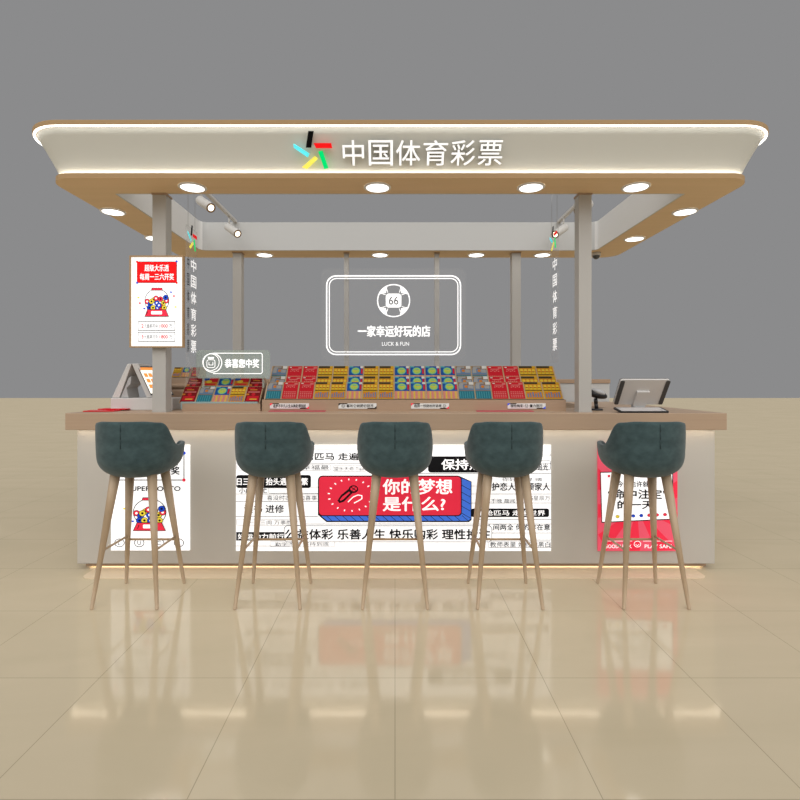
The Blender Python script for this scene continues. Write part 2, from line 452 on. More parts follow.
# ================================================================== PILLARS
def pillar(name, cx, y0, w_, z0, z1, label, group):
    t = thing(name, label, 'pillar' if name == 'pillar' else 'pole', (cx, y0+w_/2, z0), group)
    box('shaft', cx-w_/2, cx+w_/2, y0, y0+w_, z0+.006, z1-.012, PILW, t, bevel=.002)
    e = .004
    box('base_plate', cx-w_/2-e, cx+w_/2+e, y0-e, y0+w_+e, z0, z0+.006, PILW, t, bevel=0)
    box('top_plate', cx-w_/2-e, cx+w_/2+e, y0-e, y0+w_+e, z1-.012, z1, mat('plate_tan',(.42,.29,.19),.5), t, bevel=0)
PY0 = 3.40
pillar('pillar', X(159.0,PY0), PY0, .090, ZT, HZ, 'square grey-white front pillar carrying the framed red poster', 'kiosk pillars')
pillar('pillar', X(585.3,PY0), PY0, .085, ZT, HZ, 'square grey-white front pillar left of the barcode scanner', 'kiosk pillars')
pillar('pillar', X(237,4.965), 4.965, .085, ZC, HZ, 'square rear pillar above the small green acrylic sign', 'kiosk pillars')
pillar('pillar', X(516.5,4.965), 4.965, .085, ZC, HZ, 'square rear pillar right of the outlined acrylic sign', 'kiosk pillars')
pillar('slim_pole', X(346.3,4.985), 4.985, .045, ZC, HZ, 'slim rear pole behind the left part of the outlined acrylic sign', 'slim rear poles')
pillar('slim_pole', X(437,4.985), 4.985, .045, ZC, HZ, 'slim rear pole behind the right part of the outlined acrylic sign', 'slim rear poles')

# ================================================================== BAR STOOLS
def stool_shell(cx, cy):
    bm = bmesh.new(); n = 64; m = 14
    zb = .716
    def sm(x, e0, e1):
        t = max(0, min(1, (x-e0)/(e1-e0))); return t*t*(3-2*t)
    def rim(a):      # a: 0 = towards camera (back rest), pi = towards counter
        d = abs(math.degrees(a))
        z = 1.026
        z -= .010*sm(d, 28, 55)
        z -= .142*sm(d, 58, 90)
        z += .006*sm(d, 98, 122)
        z -= .085*sm(d, 138, 168)
        return z
    def plan(a):
        c, s_ = math.sin(a), -math.cos(a)
        e = 2/2.35
        return (.197*math.copysign(abs(c)**e, c), .198*math.copysign(abs(s_)**e, s_))
    cv = bm.verts.new((cx, cy, zb)); rows = []
    H = .120
    for j in range(1, m+1):
        t = j/m; row = []
        for k in range(n):
            a = -PI + 2*PI*k/n
            px, py = plan(a); zr = rim(a)
            if py > 0:
                q_ = min(1, py/.12); py *= 1+.14*q_; px *= 1+.045*q_
            if t < .6:
                q = t/.6*PI/2; r = math.sin(q)**.74; z = zb + min(H, zr-zb)*(1-math.cos(q)**.8)
                r *= .985
            else:
                q = (t-.6)/.4; r = .985+.015*min(1,q*2); z0 = min(zb+H, zr); z = z0 + (zr-z0)*q
            row.append(bm.verts.new((cx+px*r, cy+py*r, z)))
        rows.append(row)
    for k in range(n): bm.faces.new((cv, rows[0][k], rows[0][(k+1)%n]))
    for A, B in zip(rows, rows[1:]):
        for k in range(n): bm.faces.new((A[k],A[(k+1)%n],B[(k+1)%n],B[k]))
    return bm
def make_stool():
    cx, cy = 0.0, 2.956
    t = thing('bar_stool', '', 'bar stool', (cx, cy, 0), 'teal bar stools along the counter')
    sh = mesh_obj('seat_shell', stool_shell(cx, cy), TEAL, t, smooth=True)
    so = sh.modifiers.new('t', 'SOLIDIFY'); so.thickness = .022; so.offset = -1
    bv = sh.modifiers.new('s', 'SUBSURF'); bv.levels = 1; bv.render_levels = 1
    # cushion
    bm = bmesh.new(); n = 32; rows = []
    for r, z in ((.02,.785),(.10,.785),(.145,.78),(.160,.765),(.150,.752)):
        rows.append([bm.verts.new((cx+r*math.cos(2*PI*k/n), cy+r*math.sin(2*PI*k/n)*.98, z)) for k in range(n)])
    bm.faces.new(rows[0])
    for A, B in zip(rows, rows[1:]): bridge(bm, A, B)
    bm.faces.new(rows[-1])
    mesh_obj('seat_cushion', bm, TEAL, t, smooth=True)
    # vertical seam on the back
    bm = bmesh.new()
    for a,b2 in zip([(-.2200,1.010),(-.2200,.97),(-.2200,.93)], [(-.2200,.97),(-.2200,.93),(-.2200,.88)]):
        add_tube(bm, (cx, cy+a[0], a[1]), (cx, cy+b2[0], b2[1]), .0026, .0026, 8)
    mesh_obj('seam', bm, SEAM, t)
    def legpt(sx, sy, z):
        k = 1 - z/.74
        return Vector((cx+sx*(.101+.077*k), cy+sy*(.076+.104*k), z))
    for sx in (-1,1):
        for sy in (-1,1):
            bm = bmesh.new()
            segs = [0,.005,.25,.5,.745]; rad = [.0078,.0095,.0145,.0205,.028]
            for z0,z1,r0,r1 in zip(segs, segs[1:], rad, rad[1:]):
                add_tube(bm, legpt(sx,sy,z0), legpt(sx,sy,z1), r0, r1, 16)
            bmesh.ops.remove_doubles(bm, verts=bm.verts, dist=.0001)
            mesh_obj('leg', bm, LEGW, t)
    zs = .305
    for sx in (-1,1):
        a = legpt(sx,-1,zs); b2 = legpt(sx,1,zs)
        tube('stretcher', a, b2, .0065, .0065, LEGW, t, 10)
    tube('footrest', legpt(-1,1,.283), legpt(1,1,.283), .0065, .0065, mat('footrest_gold',(.42,.28,.15),.4), t, 10)
    bm = bmesh.new(); add_tube(bm, (cx,cy,.728), (cx,cy,.74), .13, .13, 24)
    mesh_obj('seat_mount', bm, TEAL, t)
    return t
proto = make_stool()
kids = list(proto.children)
labels = ['teal bar stool furthest left, in front of the white gumball poster',
          'teal bar stool second from left, before the left end of the long panel',
          'teal bar stool in the middle, in front of the red question bubble',
          'teal bar stool in front of the right end of the long lit panel',
          'teal bar stool furthest right, in front of the pink poster']
for i, x in enumerate((-1.474, -.695, .0, .627, 1.424)):
    if i == 0: r = proto; r.location.x = x
    else:
        r = proto.copy(); COL.objects.link(r); r.location.x = x
        for ch in kids:
            c = ch.copy(); COL.objects.link(c); c.parent = r
            c.matrix_parent_inverse = ch.matrix_parent_inverse.copy()
    r['label'] = labels[i]

# ================================================================== LIT POSTERS ON THE COUNTER
PD = DB - .012
def gumball(ar0, cx, cy, s, L=3, kx=1.12):
    class Sq:
        def __getattr__(q, nm): return getattr(ar0, nm)
        def poly(q, pts, m, l=1): ar0.poly([(cx+(u-cx)*kx, v) for u, v in pts], m, l)
        def circ(q, u, v, r, m, l=1, ry=None, n=20): ar0.circ(cx+(u-cx)*kx, v, r*kx, m, l, ry=ry or r, n=n)
    ar = Sq()
    # glass globe, balls, base
    ar.circ(cx, cy-2*s, 16.6*s, Lk, L, ry=15.4*s, n=28); ar.circ(cx, cy-2*s, 15.8*s, Lw, L+.5, ry=14.6*s, n=28)
    ar.poly([(cx-8*s,cy-15*s),(cx-7*s,cy-18.6*s),(cx+7*s,cy-18.6*s),(cx+8*s,cy-15*s)], Lk, L+1)
    ar.poly([(cx-7.4*s,cy-15.6*s),(cx-6.4*s,cy-18*s),(cx+6.4*s,cy-18*s),(cx+7.4*s,cy-15.6*s)], Lr, L+1.5)
    rnd = random.Random(3)
    cols = [Lr, Ldb, Ly, Ldb, Lr, Ly]
    spots = [(-13,-1),(-9,2),(-4,-3),(0,1),(5,-4),(9,1),(13,-2),(-10,7),(-5,7),(1,7),(6,6),(10,7),(-1,-5),(12,-6),(-7,-1),(3,4)]
    for k,(a,b2) in enumerate(spots):
        ar.circ(cx+a*s, cy+b2*s, 3.6*s, Lk, L+2+k*.25, n=12); ar.circ(cx+a*s, cy+b2*s, 3.1*s, cols[k%6], L+2.1+k*.25, n=12)
        ar.circ(cx+a*s, cy+b2*s, 1.3*s, Lk if k%3 else Lw, L+2.2+k*.25, n=8)
    ar.poly([(cx-12.5*s,cy+9*s),(cx+12.5*s,cy+9*s),(cx+16.5*s,cy+18.6*s),(cx-16.5*s,cy+18.6*s)], Lk, L+7)
    ar.poly([(cx-12*s,cy+9.7*s),(cx+12*s,cy+9.7*s),(cx+15.6*s,cy+17.9*s),(cx-15.6*s,cy+17.9*s)], Lr, L+7.5)
    ar.rr(cx-7*s, cx+7*s, cy+11.4*s, cy+15.6*s, 1*s, Lw, L+8)
    ar.line([(cx-13*s,cy+16*s),(cx-11.5*s,cy+12*s)], .7*s, Lk, L+8)
    for a,b2,m,ang in ((-25,-6,Ly,0),(-23,1,Lr,1),(-17,8,Ldb,0),(23,-8,Lr,1),(25,6,Ly,0),(19,-13,Ldb,0)):
        ar.circ(cx+a*s, cy+b2*s, 1.6*s, m, L, ry=(1.1 if ang else 1)*s, n=8)

def panel_base(name, label, u0, u1, v0, v1, parent_cat='poster', D0=DB, th=.012, m=Lw):
    t = thing(name, label, parent_cat, (X((u0+u1)/2,D0), D0, Z(v1,D0)))
    box('light_panel', X(u0,D0-th), X(u1,D0-th), D0-th, D0-.0005, Z(v1,D0-th), Z(v0,D0-th), m, t, bevel=0)
    return t
fr = Frame(PD)
# left poster
t = panel_base('lit_poster', 'white lit poster with a red gumball machine drawing behind the leftmost stool', 111, 189.5, 445, 550.5)
a = Art(fr)
a.line([(114,453),(184.3,453)], .9, Lk); a.line([(114,480),(184.3,480)], .9, Lk); a.line([(184,453),(184,480)], .9, Lk, 1.2); a.line([(116,453),(116,480)], .9, Lk, 1.2)
for u,v,m in ((184.2,453,Ldb),(184,480,Lr),(116,453,Lr),(116,480,Ldb)): a.circ(u,v,1.7,m,2,n=12)
gumball(a, 149.8, 514, .90)
for k in range(4): a.ring(119.5+k*19.8, 542.8, 5.1, .7, Lk, 2, ry=4.3)
a.build('printed_artwork', t)
text('超级大乐透', fr, 150, 461, 9, Lk, t, w=56, bold=.02)
text('每周一三六开奖', fr, 148.5, 470.5, 8, Lk, t, w=62, bold=.04)
text('SUPER LOTTO', fr, 154, 488.6, 4.6, Lk, t, w=53, bold=.04, layer=3)
for k, ch in enumerate('LUCK'): text(ch, fr, 119.5+k*19.8, 542.8, 4.2, Lk, t, bold=.0, layer=3)
# right poster
t = panel_base('lit_poster', 'pink lit poster with a tilted white card behind the rightmost stool', 598, 677.5, 444, 551, m=Lp)
a = Art(fr)
cx, cy = 637, 508
def clip(px, py):
    return (min(max(px,598.2),677.3), min(max(py,444.2),550.8))
for k in range(18):
    if k % 2: continue
    a0 = 2*PI*k/18+.1; a1 = a0+2*PI/18
    def ray(an):
        dx, dy = math.cos(an), math.sin(an)
        ts = []
        if dx: ts.append((677.3-cx)/dx if dx > 0 else (598.2-cx)/dx)
        if dy: ts.append((550.8-cy)/dy if dy > 0 else (444.2-cy)/dy)
        tt = min(ts); return (cx+dx*tt, cy+dy*tt)
    a.poly([(cx,cy), ray(a0), ray(a1)], Lr, 1)
a.poly([(600,472),(673,470.2),(673,519.5),(601.5,522.8)], Lk, 2)
a.poly([(600.8,472.8),(672,471),(672,518.5),(602.2,521.8)], Lw, 3)
for k, m in enumerate((Ly,Ly,Lr,Ldb,Ldb,Lr,Lr,Lr)):
    a.circ(609.5+k*7.9, 516.8-k*.33, 2.0, Lk, 4, n=12, ry=1.7); a.circ(609.5+k*7.9, 516.8-k*.33, 1.7, m, 4.5, n=12, ry=1.4)
a.circ(608.8,476,1.4,Lr,4,n=10); a.ring(637.3,544,3.6,.6,Lw,3,ry=3.2)
a.line([(607,541),(632,541)], .4, Lw, 3); a.line([(643,541),(672,541)], .4, Lw, 3)
a.line([(635.6,544.2),(637.3,545.6),(639,544.2)], .5, Lw, 3)
a.build('printed_artwork', t)
text('今天也许就是', fr, 636, 484, 6, Lk, t, w=38, bold=.02, layer=5)
text('“命中注定”', fr, 637.5, 494, 9.5, Lk, t, w=59, bold=.035, layer=5)
text('的一天', fr, 635.5, 504.6, 8.5, Lk, t, w=36, bold=.035, layer=5)
text('GOOD LUCK', fr, 618, 546.2, 3.6, Lw, t, w=27, bold=.01, layer=5)
text('PLAY SAFE', fr, 658, 546.2, 3.6, Lw, t, w=27, bold=.01, layer=5)
# long middle panel
t = panel_base('lit_banner_panel', 'long white lit panel of black slogans around a red question bubble', 236, 551, 445, 551, 'light box')
a = Art(fr)
def hl(v, u0, u1, w=.45, m=Lk): a.line([(u0,v),(u1,v)], w, m, 1)
for v,u0,u1 in ((449,236,360),(463.2,236,551),(473.5,400,551),(486,440,551),(494,236,318),(501.5,236,318),(516.5,236,318),(524,300,551),(455,500,551),(494,471,551),(503,471,551),(519.5,476,551),(533,490,551),(540,477,551),(546,236,290),(547.5,490,551)): hl(v,u0,u1)
a.frame(236.5,331,464.5,470.5,1.5,.4,Lg,1.5); a.frame(333,366,465.5,471.5,1.5,.4,Lg,1.5)
a.frame(268.5,322,487,493.5,1.5,.4,Lg,1.5); a.frame(236.5,306,519,525.5,1.5,.4,Lg,1.5)
a.frame(270,335,541,547,1.5,.4,Lg,1.5); a.frame(488,550.5,541,547.8,1.5,.4,Lg,1.5); a.frame(530,550.5,450.5,457,1.5,.4,Lg,1.5)
a.frame(529,550.5,460.5,470,1,.5,Lk,1.5)
a.rr(236.3,311,475,488,2.5,Lk,2); a.rr(428,512,456.3,472.5,3,Lk,2); a.rr(471,549,508.5,517,2,Lk,2); a.rect(236.3,286,532,540.5,Lk,2)
a.rr(284,492,525.5,542,3.5,Lk,2.5); a.rr(284.5,491.5,526,541.5,3.2,Lw,3)
# bubble: black outline, blue side, red face
def octo(u0,u1,v0,v1,dx,dy,r):
    return [(u0+r,v0),(u1-r,v0),(u1,v0+r*.4),(u1+dx,v0+dy),(u1+dx,v1+dy-r*.5),(u1+dx-r*.7,v1+dy),(u0+dx*.9,v1+dy),(u0,v1-r*.3),(u0,v0+r)]
a.poly(octo(318,462,475.5,516,9.5,6,4), Lk, 4)
a.poly(octo(319,461.5,476.5,515.3,9.2,5.4,4), Lb, 4.5)
for k in range(18):
    u = 326+k*8; a.line([(u,515.4),(u+6,520.6)], .5, Lk, 4.8)
for k in range(5):
    v = 485+k*7; a.line([(461.5,v),(470.5,v+5)], .5, Lk, 4.8)
a.rr(318.2,461.8,475.6,516,4,Lk,5); a.rr(319.2,460.8,476.6,515,3.4,Lr,5.5)
for k in range(18):
    an = 2*PI*k/18+.1; c_, s_ = math.cos(an), math.sin(an)
    a.line([(350.5+20.6*c_,495+15*s_),(350.5+22.8*c_,495+16.6*s_)], 1.1, Lw, 6.5)
# microphone
a.poly([(337.5,500.5),(339.5,503),(344,501.5),(353,492.5),(349,488.5),(341,495)], Lk, 6.5)
a.poly([(339.8,499.9),(340.6,500.7),(343,499.6),(350.2,492.7),(349.2,491.5),(342.4,496.4)], Lr, 7)
a.circ(353.5,489,4.8,Lk,7.2,ry=3.9,n=16); a.circ(353.8,488.7,3.3,Lr,7.5,ry=2.5,n=16)
a.line([(350.5,486.5),(357,491)], .8, Lk, 7.8); a.line([(351,491.5),(356.6,486)], .5, Lk, 7.8)
a.line([(348,502),(353,497),(358,494.8),(362,495.5),(362,498.5),(358,501),(354,503)], 1.0, Lw, 7)
a.build('printed_artwork', t)
W_ = text
W_('你的梦想', fr, 417.5, 486.6, 15, Lw, t, w=69, bold=.03, layer=7)
W_('是什么?', fr, 414, 503.8, 14, Lw, t, w=62, bold=.03, layer=7)
W_('公益体彩 乐善人生 快乐购彩 理性投注', fr, 387.6, 534.2, 10.2, Lk, t, w=205, bold=.035, layer=5)
W_('保持热爱', fr, 468.5, 464.4, 10.5, Lw, t, w=54, bold=.03, layer=4)
W_('单枪匹马 走遍世界', fr, 336.5, 456.5, 7.4, Lk, t, w=86, bold=.03)
W_('心向远方 生活至上', fr, 270, 456.5, 7, Lk, t, w=58, bold=.025)
W_('日三省身 抬头遇见锦繁', fr, 272.5, 481.5, 7.2, Lw, t, w=71, bold=.03, layer=4)
W_('全力以赴 幸福最', fr, 296, 467.4, 4.6, Lk, t, w=66)
W_('望乐天命 Tian', fr, 349, 468.6, 4, Lk, t, w=30)
W_('小店 百忙', fr, 253, 490.6, 5, Lk, t, w=28, bold=.025)
W_('喜没时态 无边喜事', fr, 292, 497.8, 5, Lk, t, w=50)
W_('读书 进修', fr, 264, 508.8, 8, Lk, t, w=40, bold=.025)
W_('一日三阅 万事胜意', fr, 273, 522.3, 4.4, Lk, t, w=50)
W_('好运助力前行', fr, 261, 536.4, 5.6, Lw, t, w=46, bold=.03, layer=4)
W_('勤学不辍 坚持到底', fr, 302, 544.1, 3.8, Lk, t, w=54)
W_('向阳生长 追光', fr, 531, 467, 6.6, Lk, t, w=34, bold=.025)
W_('守护恋人 照顾家人', fr, 517, 486.6, 8, Lk, t, w=66, bold=.025)
W_('一路星辰万', fr, 536, 498, 5, Lk, t, w=28)
W_('90点不晚 趣闻', fr, 497, 500.8, 4, Lk, t, w=36)
W_('单枪匹马 走遍世界', fr, 511, 512.8, 5.4, Lw, t, w=68, bold=.02, layer=4)
W_('人间两全 你的存在意', fr, 518, 527.2, 6, Lk, t, w=64, bold=.025)
W_('教师表里 始终如黑白', fr, 520, 544.4, 5.2, Lk, t, w=60, bold=.01, layer=3)
W_('你好 世界 晴', fr, 522, 479.5, 3.6, Lk, t, w=40)

# ================================================================== FRAMED POSTER ON PILLAR
D1 = PY0 - .010
t = thing('framed_poster', 'brown-framed lit poster with red heading and gumball drawing on the left pillar', 'poster', (X(156,D1), PY0-.004, Z(347,D1)))
u0,u1,v0,v1 = 129.5,183.5,255.5,347.5
x0,x1,z0,z1 = X(u0,3.37),X(u1,3.37),Z(v1,3.37),Z(v0,3.37)
bm = bmesh.new(); fw = .009
for q in ((x0,x1,z1-fw,z1),(x0,x1,z0,z0+fw),(x0,x0+fw,z0+fw,z1-fw),(x1-fw,x1,z0+fw,z1-fw)):
    add_box(bm, q[0], q[1], 3.368, PY0-.0045, q[2], q[3])
mesh_obj('frame', bm, TRIMB, t)
box('light_panel', x0+fw+.0005, x1-fw-.0005, 3.374, PY0-.006, z0+fw+.0005, z1-fw-.0005, mat('poster_white',(.88,.88,.88),emit=.65), t, bevel=0)
fp = Frame(3.3738); a = Art(fp)
a.rect(136.9,177,261.5,283,Lk,1); a.rect(137.4,176.5,262,282.5,PR,2)
for u,v,m in ((137.2,261.8,PR),(176.8,261.4,Ldb),(137.2,282.8,Ldb),(176.8,282.8,PR)): a.circ(u,v,1.1,m,3,n=12)
gumball(a, 157, 302.3, .78, 2, kx=.95)
for v in (326,336.8):
    a.rr(138,175.2,v-4.8,v+4.8,.8,Lk,1); a.rr(138.5,174.7,v-4.2,v+4.2,.6,Lw,2)
    for s_ in (-1,1): a.circ(156.6+s_*18.6, v, .9, Lw, 2.5, n=10)
a.build('printed_artwork', t)
text('超级大乐透', fp, 156.8, 268, 6.6, Lw, t, w=24, bold=.015, layer=3)
text('每周一三六开奖', fp, 157, 276.8, 6.6, Lw, t, w=34, bold=.015, layer=3)
for v, n1, n2 in ((326,'2','1000'),(336.8,'3','1800')):
    text(n1, fp, 142.6, v, 3.6, PR, t, layer=4, bold=.02); text('元最高可中', fp, 151, v, 3.9, Lk, t, w=13.5, layer=4); text(n2, fp, 163.8, v, 3.6, PR, t, w=8, layer=4, bold=.02)
    text('万', fp, 170.8, v, 3.8, Lk, t, layer=4)
bm = bmesh.new()

# ================================================================== HANGING ACRYLIC SIGNS
# central outlined sign, fixed to slim poles
DS = 4.965
t = thing('acrylic_sign', 'clear acrylic sign with double rounded outline and 66 ball emblem on slim poles', 'sign', (X(393.5,DS), DS, Z(361,DS)))
fr2 = Frame(DS)
bm = bmesh.new()
pts = [(X(u,DS),Z(v,DS)) for u,v in rrect_pts(321,466,268.5,361,7,6)]
add_prism(bm, pts, 'y', DS, DS+.008)
mesh_obj('acrylic_panel', bm, ACR, t)
for px in (346.3, 437):
    for py in (277.8, 352.2):
        bm = bmesh.new(); add_tube(bm, (X(px,4.985)+0, DS-.004, Z(py,DS)), (X(px,4.985), 4.984, Z(py,DS)), .006, .006, 12)
        mesh_obj('standoff', bm, RIM, t)
SW = mat('line_white', (.9,.9,.9), emit=.75)
a = Art(fr2)
a.frame(326,461.2,275.2,355.2,10,1.4,SW,1); a.frame(328.8,458.4,278,352.4,7.6,1.0,SW,1)
cx, cy = 393.6, 300.6
a.ring(cx,cy,16.6,1.2,SW,1,n=48)
def arcpatch(a0):
    pts = [(cx+15.4*math.cos(a0+q), cy+15.4*math.sin(a0+q)) for q in [(-.36+.72*k/8) for k in range(9)]]
    pts += [(cx+10.8*math.cos(a0), cy+10.8*math.sin(a0))]
    a.poly(pts, SW, 1.5)
for k in range(4): arcpatch(PI/4+k*PI/2)
for k in range(4):   # cross lobes outline
    an = k*PI/2; c_, s_ = math.cos(an), math.sin(an)
    P = lambda x,y: (cx+x*c_-y*s_, cy+x*s_+y*c_)
    a.line([P(8,-5.8),P(11,-6.6)], .7, SW, 2); a.line([P(8,5.8),P(11,6.6)], .7, SW, 2)
a.rr(cx-7.8,cx+7.8,cy-7,cy+7,3,SW,3)
a.build('line_artwork', t)
DKG = mat('sign_grey', (.20,.20,.20), .6)
text('66', fr2, cx, cy, 8, DKG, t, w=9.5, bold=.01, layer=5)
text('一家幸运好玩的店', fr2, 394, 331.2, 11, SW, t, w=72, bold=.035, layer=2)
text('LUCK & FUN', fr2, 395.5, 343.8, 3.8, SW, t, w=27, bold=.0, layer=2)

# small green sign on display
DG = 3.60
t = thing('acrylic_sign', 'small greenish acrylic sign with jar icon standing at the left ticket tray', 'sign', (X(233,DG), DG, Z(402,DG)))
fr3 = Frame(DG)
bm = bmesh.new(); add_prism(bm, [(X(u,DG),Z(v,DG)) for u,v in rrect_pts(196,270,350,378.5,4,5)], 'y', DG, DG+.006)
mesh_obj('acrylic_panel', bm, ACRG, t)
a = Art(fr3)
a.ring(212.5,362.8,9.8,.9,SW,2,n=36); a.ring(211,362.2,8.6,.7,SW,2.5,n=36)
a.line([(213,353.2),(261,353.2)],.8,SW); a.line([(262.3,354.4),(262.3,372.4)],.8,SW); a.line([(213,373.6),(261,373.6)],.8,SW)
a.line([(261,353.2),(262.3,354.4)],.8,SW); a.line([(262.3,372.4),(261,373.6)],.8,SW)
a.rr(208,214,357,358.8,.6,SW,3); a.frame(206.6,215.4,359.4,368,2.4,.7,SW,3); a.line([(209,365),(213,365)],.6,SW,3); a.line([(209,362),(209,365)],.6,SW,3); a.line([(213,362),(213,365)],.6,SW,3)
a.build('line_artwork', t)
text('恭喜您中奖', fr3, 242, 363.4, 8.6, SW, t, w=34, bold=.03, layer=3)
for px in (203, 263):
    bm = bmesh.new(); add_prism(bm, [(X(px-1.2,DG),Z(376,DG)),(X(px+1.2,DG),Z(376,DG)),(X(px+1.0,DG),Z(387.5,DG)),(X(px-1.0,DG),Z(387.5,DG))], 'y', DG+.0065, DG+.010)
    mesh_obj('stand_leg', bm, ACRG, t)

# edge-on hanging banners
def banner(xw, y0, y1, zt, zb, side, label, scale):
    """vertical acrylic strip in a plane x = xw, spanning y0..y1 ; faces the kiosk centre"""
    t = thing('hanging_banner', label, 'sign', (xw, (y0+y1)/2, zb), 'edge-on vertical hanging banners')
    box('acrylic_strip', xw-.004, xw+.004, y0, y1, zb, zt, ACRS, t, bevel=0)
    if side > 0:  f = LFrame((xw+.0042,(y0+y1)/2,0),(0,1,0),(0,0,1))      # seen from the right
    else:         f = LFrame((xw-.0042,(y0+y1)/2,0),(0,-1,0),(0,0,1))
    class SF:
        def p(s, u, v, off=0): return f.p(u, v, off)
    sf = SF()
    W = y1-y0
    # emblem (flip v)
    class EF:
        def p(s, u, v, off=0): return f.p((u-314)*.0042, ez - (v-150)*.0044, off)
    ez = Z(238, (y0+y1)/2)
    emblem(EF(), 314, 150, 1, t, depth=.002)
    n = 6; top = zt-.235; pitch = scale
    for k, ch in enumerate('中国体育彩票'):
        text(ch, sf, .025, Z(265, (y0+y1)/2)-.113*k, .083, PRINTW, t, 'character', w=W*.5, bold=.02, layer=1, vsign=1)
    # dark refraction of the letters is painted on below, left banner only
    for k in range(2):
        yy = y0+.03 if k == 0 else y1-.03
        tube('hanging_wire', (xw, yy, zt-.002), (xw, yy, ZBT+.0 if 0 else HZ+.20), .0012, .0012, STEEL, t, 6)
    return t
XL = -1.408
tb = banner(XL, 3.44, 3.62, Z(224.5,3.44), 1.215, 1, 'tall clear banner hanging edge-on beside the framed poster pillar, colourful emblem on top', .128)
fdk = LFrame((XL+.0043, 3.462, 0),(0,1,0),(0,0,1))
DKI = mat('dark_refraction', (.03,.03,.03), .6)  # dark letter column imitates refraction inside the thick acrylic
zt_ = Z(224.5,3.44)
for k, ch in enumerate('中国体育彩票'):
    text(ch, fdk, 0, Z(265,3.53)-.113*k, .083, DKI, tb, 'character', w=.035, bold=.01, layer=1, vsign=1)
XR = 1.128
banner(XR, 3.52, 3.70, Z(227,3.52), 1.372, -1, 'tall clear banner hanging edge-on left of the right front pillar', .118)
# bars that carry the banner wires
for xw, y0, y1, lab in ((XL,3.44,3.62,'thin steel bar carrying the left hanging banner'),(XR,3.52,3.70,'thin steel bar carrying the right hanging banner')):
    bm = bmesh.new(); add_box(bm, xw-.004, xw+.004, IY0+.0125, y1+.02, HZ+.20, HZ+.206)
    tag(mesh_obj('hanging_bar', bm, STEEL), lab, 'bar', 'steel bars for the hanging banners')

# ================================================================== TRACK LIGHTS
def spot_body(par_x, y, zr, dirv, length, label):
    t = thing('track_spotlight', label, 'spotlight', (par_x, y, zr))
    dirv = Vector(dirv).normalized()
    j = Vector((par_x, y, zr-.075))
    tube('stem', (par_x, y, zr), j, .007, .007, SPOTW, t, 10)
    c0 = j - dirv*length*.15 + Vector((0,0,-.028)); c1 = c0 + dirv*length
    bm = bmesh.new(); add_tube(bm, c0, c1, .036, .036, 28); b = mesh_obj('barrel', bm, SPOTW, t, bevel=.003)
    bm = bmesh.new(); n = 28
    u = dirv.cross(Vector((0,0,1))).normalized(); v = dirv.cross(u).normalized()
    L = [[bm.verts.new(c1+dirv*o+u*r*math.cos(2*PI*k/n)+v*r*math.sin(2*PI*k/n)) for k in range(n)] for r,o in ((.037,.0005),(.037,.006),(.026,.006),(.024,.001))]
    for p, q in zip(L, L[1:]): bridge(bm, p, q)
    mesh_obj('bezel', bm, mat('brown_bezel',(.25,.16,.10),.4), t)
    bm = bmesh.new()
    A = [bm.verts.new(c1+dirv*.004+u*.0235*math.cos(2*PI*k/n)+v*.0235*math.sin(2*PI*k/n)) for k in range(n)]; bm.faces.new(A)
    mesh_obj('lens', bm, SPOTL, t)
ZR = HE + 157*4.91/F
XTL, XTR = X(235.5,4.91), X(559,4.91)
for xx, lab in ((XTL,'white ceiling track rail at the left, holding two spotlights'),(XTR,'white ceiling track rail at the right, partly behind the front pillar')):
    bm = bmesh.new(); add_box(bm, xx-.017, xx+.017, IY0+.013, IY1-.013, ZR, ZR+.025)
    tag(mesh_obj('track_rail', bm, SPOTW, bevel=.003), lab, 'track rail', 'white track rails')
spot_body(XTL+.01, 4.02, ZR, (.66,-.50,-.50), .175, 'left track spotlight nearer the front of the canopy')
spot_body(XTL, 4.72, ZR, (.66,-.50,-.50), .175, 'left track spotlight nearer the rear fascia')
spot_body(XTR-.012, 4.74, ZR, (-.66,-.50,-.50), .175, 'right track spotlight beside the right hanging banner')
spot_body(XTR-.03, 4.10, ZR, (-.66,-.50,-.50), .175, 'right track spotlight mostly hidden behind the front pillar')
# dome camera
t = thing('security_camera', 'small dark dome camera under the rear right corner of the canopy', 'camera', (X(597,4.98), 5.0, HZ))
cxx = X(597,4.98)
bm = bmesh.new(); add_tube(bm, (cxx,5.0,HZ), (cxx,5.0,HZ-.03), .045, .042, 24); mesh_obj('housing', bm, SPOTW, t)
bm = bmesh.new(); bmesh.ops.create_uvsphere(bm, u_segments=20, v_segments=12, radius=.034, matrix=Matrix.Translation((cxx,5.0,HZ-.031)))
for v in list(bm.verts):
    if v.co.z > HZ-.0301: bm.verts.remove(v)
mesh_obj('dome', bm, mat('smoked_dome',(.08,.08,.08),.2), t, smooth=True)

